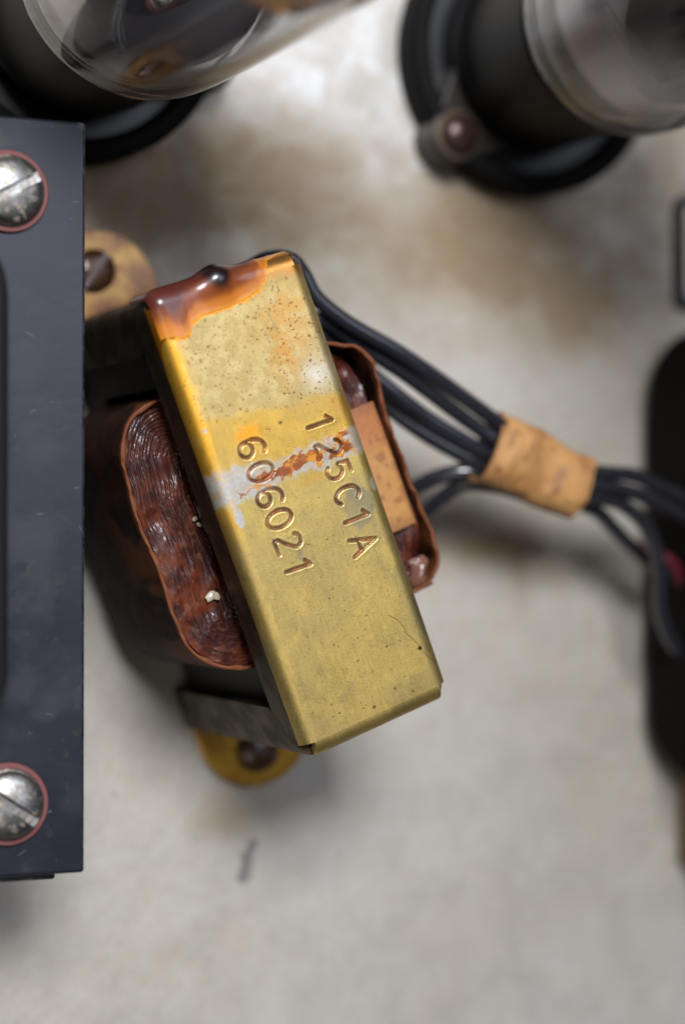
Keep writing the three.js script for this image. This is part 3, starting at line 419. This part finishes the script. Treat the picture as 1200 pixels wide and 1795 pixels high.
function socket(label, x, z, turn) {
  const t = thing('valve_socket', label, 'socket', [x, 0, z], 0);
  part('mounting_ring', lathe([[14.0, 0.05], [19.2, 0.05], [19.8, 0.6], [19.8, 5.0], [19.3, 5.9], [17.7, 6.1], [17.1, 5.4], [16.7, 3.2], [16.4, 2.6], [14.0, 2.5], [14.0, 0.05]]), ringM, t);
  part('socket_body', lathe([[0.01, 0.05], [15.9, 0.05], [15.9, 7.2], [15.3, 8.0], [0.01, 8.0]].map(([a, b]) => [a > 2 ? a - 2.2 : a, b])), bakelite, t);
  part('saddle_floor', lathe([[13.8, 2.7], [16.5, 2.7], [16.5, 3.0], [13.8, 3.0], [13.8, 2.7]]), mat([0.045, 0.045, 0.046], 0.4, 0.5), t);
  for (const a of [turn, turn + Math.PI]) {
    const sx = Math.cos(a) * 18.3, sz = Math.sin(a) * 18.3;
    const es = new THREE.Shape(); es.moveTo(-8, -7.5); es.lineTo(0.8, -3.4); es.absarc(0, 0, 3.5, -1.33, 1.33, false); es.lineTo(-8, 7.5); es.lineTo(-8, -7.5);
    const eg = new THREE.ExtrudeGeometry(es, { depth: 5.2, bevelEnabled: true, bevelThickness: 0.35, bevelSize: 0.35, bevelSegments: 3, curveSegments: 20 }); eg.rotateX(-Math.PI / 2); eg.rotateY(-a); eg.translate(0, 0.36, 0);
    const e = part('screw_ear', eg, mat([0.022, 0.017, 0.014], 0.45, 0.2), t, [sx, 0.06, sz]);
    part('washer', lathe([[1, 0], [3.5, 0], [3.6, 0.3], [3.4, 0.5], [1, 0.5]], 48), mat([0.10, 0.07, 0.05], 0.4, 0.5), e, [0, 6.1, 0]);
    const g = planar(screwHead(2.7, 2.1, 0.9, 0.9), 0.2); g.rotateY(0.9); part('socket_screw', g, mat([0.045, 0.022, 0.016], 0.3, 0.45), e, [0, 6.6, 0]);
  }
  return t;
}
const s1 = socket('black valve socket partly behind the black transformer, at the upper left', -15.6, -64.6, 3.45);
const s2 = socket('black valve socket with a reddish screw on its ear, at the upper right', 52, -64.8, 2.38);
function valve(label, x, z, turn, r = 16) {
  const t = thing('vacuum_tube', label, 'vacuum tube', [x, 8.05, z], turn);
  part('tube_base', lathe([[0.01, 0], [12.9, 0], [13.5, 0.6], [13.7, 2], [13.7, 18.6], [13.3, 19.6], [12.5, 20.0], [11.5, 19.7], [0.01, 19.5]]), bakelite, t);
  // glass: outer wall up, inner wall back down
  const out = [[8.0, 20.1], [11.5, 20.2], [13.6, 20.7], [15.0, 21.7], [15.7, 23.1], [r, 25.4], [r, 66], [15.4, 72], [13.3, 78], [9.5, 82], [4.5, 84.2], [0.01, 84.8]];
  const inn = [[0.01, 83.2], [4.1, 82.7], [8.7, 80.6], [12.0, 76.9], [13.9, 71.4], [r - 1.5, 65.8], [r - 1.5, 26.4], [14.1, 24.6], [13.4, 23.4], [12.2, 22.5], [10.6, 22.0], [8.0, 21.8], [8.0, 20.1]];
  const smooth = (p) => new THREE.CatmullRomCurve3(p.map(([a, b]) => new THREE.Vector3(a, b, 0)), false, 'centripetal').getPoints(60).map((q) => [Math.max(0.01, q.x), q.y]);
  part('glass_bulb', mergeVertices(lathe([...smooth(out), ...smooth(inn.slice(0, -1)), inn.at(-1)], 128)), glass, t);
  { const rr = r - 1.62; const gf = (a, b) => { const q = a * Math.PI * 2, y = mix(29.5, 44 + 5 * (vnoise(a * 7, 0, 811) - 0.3) * Math.min(1, Math.min(a, 1 - a) * 9), b); return [rr * Math.cos(q), y, rr * Math.sin(q)]; }; part('getter_mirror', grid(gf, 96, 6, { closeU: true, flip: true }), getterFade, t); }
  part('stem', lathe([[0.01, 21.9], [6.5, 21.9], [4.6, 24.5], [3.8, 28.5], [0.01, 29]], 48), mat([0.30, 0.29, 0.29], 0.25), t);
  part('mica_disc', lathe([[0.01, 34], [13.2, 34], [13.2, 34.5], [0.01, 34.5]], 64), micaM, t);
  part('mica_disc', lathe([[0.01, 64], [13.2, 64], [13.2, 64.5], [0.01, 64.5]], 64), micaM, t);
  const an = grid((a, b) => { const q = a * Math.PI * 2, c = Math.cos(q), s = Math.sin(q), e = 0.55; return [10.4 * Math.sign(c) * Math.abs(c) ** e, mix(36, 62, b), 6.2 * Math.sign(s) * Math.abs(s) ** 0.8]; }, 80, 6, { closeU: true, flip: true });
  part('anode', an, anodeM, t);
  for (const sx of [-1, 1]) part('anode_fin', box(2.4, 26, 0.7, 0.2), anodeM, t, [sx * 11.3, 49, 0]);
  for (const [rx, rz] of [[-7.6, 3], [7.6, -3], [-3.4, -4.3], [3.4, 4.3]]) part('support_rod', new THREE.CylinderGeometry(0.45, 0.45, 13, 16), copperM, t, [rx, 29.5, rz]);
  part('shield_collar', lathe([[5.0, 29.6], [8.8, 29.2], [10.0, 30.2], [10.5, 32.8], [10.2, 33.4], [9.9, 32.8], [9.3, 30.7], [8.5, 30.0], [5.0, 30.2], [5.0, 29.6]], 64), brassInner, t);
  part('getter_flash', lathe([[14.35, 67.0], [13.6, 71.2], [11.7, 76.5], [8.4, 80.2], [3.9, 82.2], [0.02, 82.7]], 64), getterM, t);
  return t;
}
valve('clear glass valve with brass coloured collar inside, at the upper left', -16.2, -63.4, 0.5);
valve('clear glass valve with dark plates inside, cut off by the upper right corner', 51.1, -64.4, 1.2);

// ------------------------------------------------------------------ leads
const wireM = (() => { const t = paint(128, 64, (a, b) => { const n = fbm(a * 60, b * 6, 3, 601); return { c: [0.013 + 0.008 * n, 0.013 + 0.008 * n, 0.017 + 0.009 * n], r: 0.18 + 0.08 * n, m: 0, b: n }; }, THREE.RepeatWrapping); return texMat(t, 0.000015, { clearcoat: 0.6, clearcoatRoughness: 0.12 }); })();
const redM = mat([0.075, 0.005, 0.010], 0.45), matteM = mat([0.022, 0.02, 0.018], 0.6);
function wire(name, pts, r, m, label, group) {
  const c = new THREE.CatmullRomCurve3(pts.map((p) => new THREE.Vector3(...p)), false, 'centripetal');
  const g = new THREE.TubeGeometry(c, 120, r, 20), cap = (t) => { const s = new THREE.SphereGeometry(r * 0.999, 16, 10); const p = c.getPointAt(t); s.translate(p.x, p.y, p.z); return s; };
  return single(name, [g, cap(0), cap(1)], m, label, 'wire', group);
}
const WG = 'leads gathered in the tan paper band';
// each lead runs from behind the choke, through the band, and on to the right
const lead = (pts, label, r = 1.04) => wire('lead_wire', pts, r, wireM, label, WG);
lead([[-3, 14, -22], [-1.5, 19, -27], [0.6, 22, -29.3], [3.7, 23, -31], [5.9, 24, -30.8], [7.7, 24, -28.9], [9.2, 24, -26.4], [13.1, 24, -23.5], [21.6, 24, -19.3], [32.3, 23, -13.3], [37.3, 22, -10.6], [43, 21.2, -7.9], [48.3, 21, -5.9], [51.9, 21, -4.8], [58.9, 20, -4.3], [64.2, 19, -2.7], [73.4, 17.6, 0.8]], 'uppermost black lead, looping out above the bracket into the band');
lead([[4, 20, -22], [10.8, 22, -23.6], [15.6, 22, -21], [22.6, 22, -17.2], [33.4, 21.3, -10.6], [38, 21.4, -8.1], [43, 21.6, -6.2], [48.3, 21, -4], [51, 21, -3.2], [58.9, 20, -1.9], [66, 19, 0.4], [74, 17, 4.2]], 'black lead second from the top of the bundle, leaving the band for the dark case');
lead([[5, 19, -21], [11.7, 20, -22], [16.5, 20, -18.9], [20.3, 20.6, -15.9], [26.5, 20.6, -11.7], [33.5, 20.6, -8.0], [38, 20, -5.9], [43.4, 20, -4], [48.9, 20, -2.2], [51.6, 20, -1.6], [57.7, 19, -0.3], [62.5, 18, 3.2], [65, 17, 8.8], [66.4, 15, 14.5], [69.9, 13, 19.5], [74, 11.6, 21.8]], 'black lead that leaves the band and curves down in an S');
lead([[8, 17, -20], [16.2, 17, -17.9], [22.1, 18, -13.1], [27.5, 19, -9.3], [35.2, 19.4, -5.6], [40, 18.6, -4.2], [45, 18.2, -2.5], [50.1, 18, -0.8], [54.8, 17, 0.6], [58.8, 15, 3.0], [63.3, 13, 5.8], [67.7, 12, 8.3], [74, 11, 9.8]], 'lowest black lead of the four coming round the choke');
lead([[19, 8, -1], [23.5, 10.5, -0.5], [26.1, 12, -0.6], [28, 14, -2.4], [30.3, 16, -3.8], [34, 18, -4.6], [38, 18.6, -3.6], [43, 19, -2.6]], 'short black lead from under the coil, upper of the crossed pair', 1.15);
lead([[25, 7, 6], [29.2, 10, 3.3], [30.8, 12, 0.8], [32.3, 14, -1.2], [34.5, 16, -3.0], [38.6, 17.6, -2.8], [43, 18.4, -1.6]], 'short black lead from under the coil, lower of the crossed pair', 1.15);
wire('lead_wire', [[64.8, 11.5, 5.6], [67, 12.4, 6.2], [69.7, 13, 7.9], [72.0, 12, 11], [74, 11, 14]], 0.8, redM, 'dark red lead beside the black ones at the dark case', WG);
{
  const A = new THREE.Vector3(35.6, 20.6, -8.0), B = new THREE.Vector3(50.0, 20.1, -2.4), ax = B.clone().sub(A), len = ax.length(); ax.normalize();
  const side = new THREE.Vector3().crossVectors(ax, new THREE.Vector3(0, 1, 0)).normalize(), upv = new THREE.Vector3().crossVectors(side, ax).normalize();
  const P = (a, v, off) => { const q = a * Math.PI * 2, c = Math.cos(q), s = Math.sin(q), m = (v - 0.5) * 2; const f = (a0) => Math.min(1, Math.min(a0, 1 - a0) * 8);
    const rr = (fbm(a * 9, v * 5, 3, 701) - 0.5) * 0.9 * f(a) + 0.35 * Math.sin(v * 9 + c * 2) * 0.5, lx = 4.75 - 0.25 * m + rr * 0.7 + off, ly = 3.15 + rr * 0.8 + off;
    const l = v * len + 0.5 * (vnoise(a * 10, v < 0.5 ? 0 : 9, 703) - 0.5) * Math.abs(m) * f(a);
    const x = Math.sign(c) * Math.abs(c) ** 0.75 * lx, y = Math.sign(s) * Math.abs(s) ** 0.8 * ly;
    return [A.x + ax.x * l + side.x * x + upv.x * y, A.y + ax.y * l + side.y * x + upv.y * y, A.z + ax.z * l + side.z * x + upv.z * y]; };
  const kT = paint(256, 256, (a, b) => { const n = fbm(a * 6, b * 8, 5, 711), n2 = fbm(a * 40, b * 40, 3, 713); let c = mix3([0.44, 0.225, 0.075], [0.30, 0.135, 0.04], sst(0.35, 0.7, n)); c = mix3(c, [0.2, 0.08, 0.025], 0.7 * sst(0.68, 0.76, fbm(a * 12, b * 10, 3, 717))); return { c: c.map((q) => q * (0.9 + 0.2 * n2)), r: 0.62, m: 0, b: 0.4 * n + 0.4 * n2 }; });
  const rim = (v) => grid((a, k) => P(a, v, -0.4 * k), 120, 1, { closeU: true, uvf: (a) => [a, v] });
  single('paper_band', [grid((a, v) => P(a, v, 0), 160, 60, { closeU: true }), grid((a, v) => P(a, v, -0.4), 80, 12, { closeU: true, flip: true }), rim(0), rim(1), grid((a, v) => P(0.62 + a * 0.24, 0.03 + v * 0.95 + 0.012 * Math.sin(a * 5), 0.22 * Math.min(1, a * 30)), 60, 60, { uvf: (a, v) => [a * 0.7 + 0.2, v] })], texMat(kT, 0.00012), 'crinkled tan paper band wrapped round the bundle of black leads', 'paper band');
}
// ------------------------------------------------------------------ at the right edge
{
  const t = thing('terminal_case', 'tall dark case cut off by the right edge, where the leads end', 'case', [92.3, 0, 0.5]);
  const sh = new THREE.Shape(), w = 15, z0 = -22, z1 = 34, r = 6; sh.moveTo(-w + r, z0); sh.lineTo(w - r, z0); sh.quadraticCurveTo(w, z0, w, z0 + r); sh.lineTo(w, z1 - r); sh.quadraticCurveTo(w, z1, w - r, z1); sh.lineTo(-w + r, z1); sh.quadraticCurveTo(-w, z1, -w, z1 - r); sh.lineTo(-w, z0 + r); sh.quadraticCurveTo(-w, z0, -w + r, z0);
  const g = new THREE.ExtrudeGeometry(sh, { depth: 78, bevelEnabled: true, bevelThickness: 6, bevelSize: 6, bevelSegments: 10, curveSegments: 16 }); g.rotateX(Math.PI / 2); g.translate(0, 84.05, 0);  // unseen upper part made this tall to block light from the right
  part('case_body', g, mat([0.004, 0.003, 0.0025], 0.75, 0, { specularIntensity: 0.15 }), t);
  part('case_cap', lathe([[0.01, 0], [9, 0], [9.6, 0.4], [9.6, 2.2], [9, 2.8], [0.01, 2.9]], 48), mat([0.006, 0.005, 0.005], 0.5), t, [3, 90.0, 4]);
  const b = thing('terminal_board', 'brown board standing below the dark case at the right edge', 'terminal board', [84.3, 0, 43.5]);
  part('board', box(11.5, 12, 19, 1.2, 3), mat([0.10, 0.055, 0.022], 0.45, 0.1), b, [0, 6.05, 0]);
  for (const z of [-5, 4]) part('solder_lug', box(3.2, 1.0, 4.2, 0.3), mat([0.45, 0.33, 0.16], 0.35, 0.9), b, [-2, 12.55, z]);
  const p = thing('blanking_plate', 'small pale metal plate with a dark gasket, at the upper right edge', 'plate', [85.8, 0, -38.6]);
  const rr = (w, h, r2, d) => { const s = new THREE.Shape(); s.moveTo(-w + r2, -h); s.lineTo(w - r2, -h); s.quadraticCurveTo(w, -h, w, -h + r2); s.lineTo(w, h - r2); s.quadraticCurveTo(w, h, w - r2, h); s.lineTo(-w + r2, h); s.quadraticCurveTo(-w, h, -w, h - r2); s.lineTo(-w, -h + r2); s.quadraticCurveTo(-w, -h, -w + r2, -h); const e = new THREE.ExtrudeGeometry(s, { depth: d, bevelEnabled: true, bevelThickness: 0.12, bevelSize: 0.12, bevelSegments: 2 }); e.rotateX(-Math.PI / 2); return e; };
  part('gasket', rr(7.4, 8.6, 2.2, 0.5), mat([0.02, 0.02, 0.02], 0.7), p, [0, 0.13, 0]);
  part('plate', rr(5.9, 7.1, 1.6, 0.8), mat([0.40, 0.36, 0.31], 0.4, 0.4), p, [0, 0.4, 0]);
}
renderer.render(scene, camera);
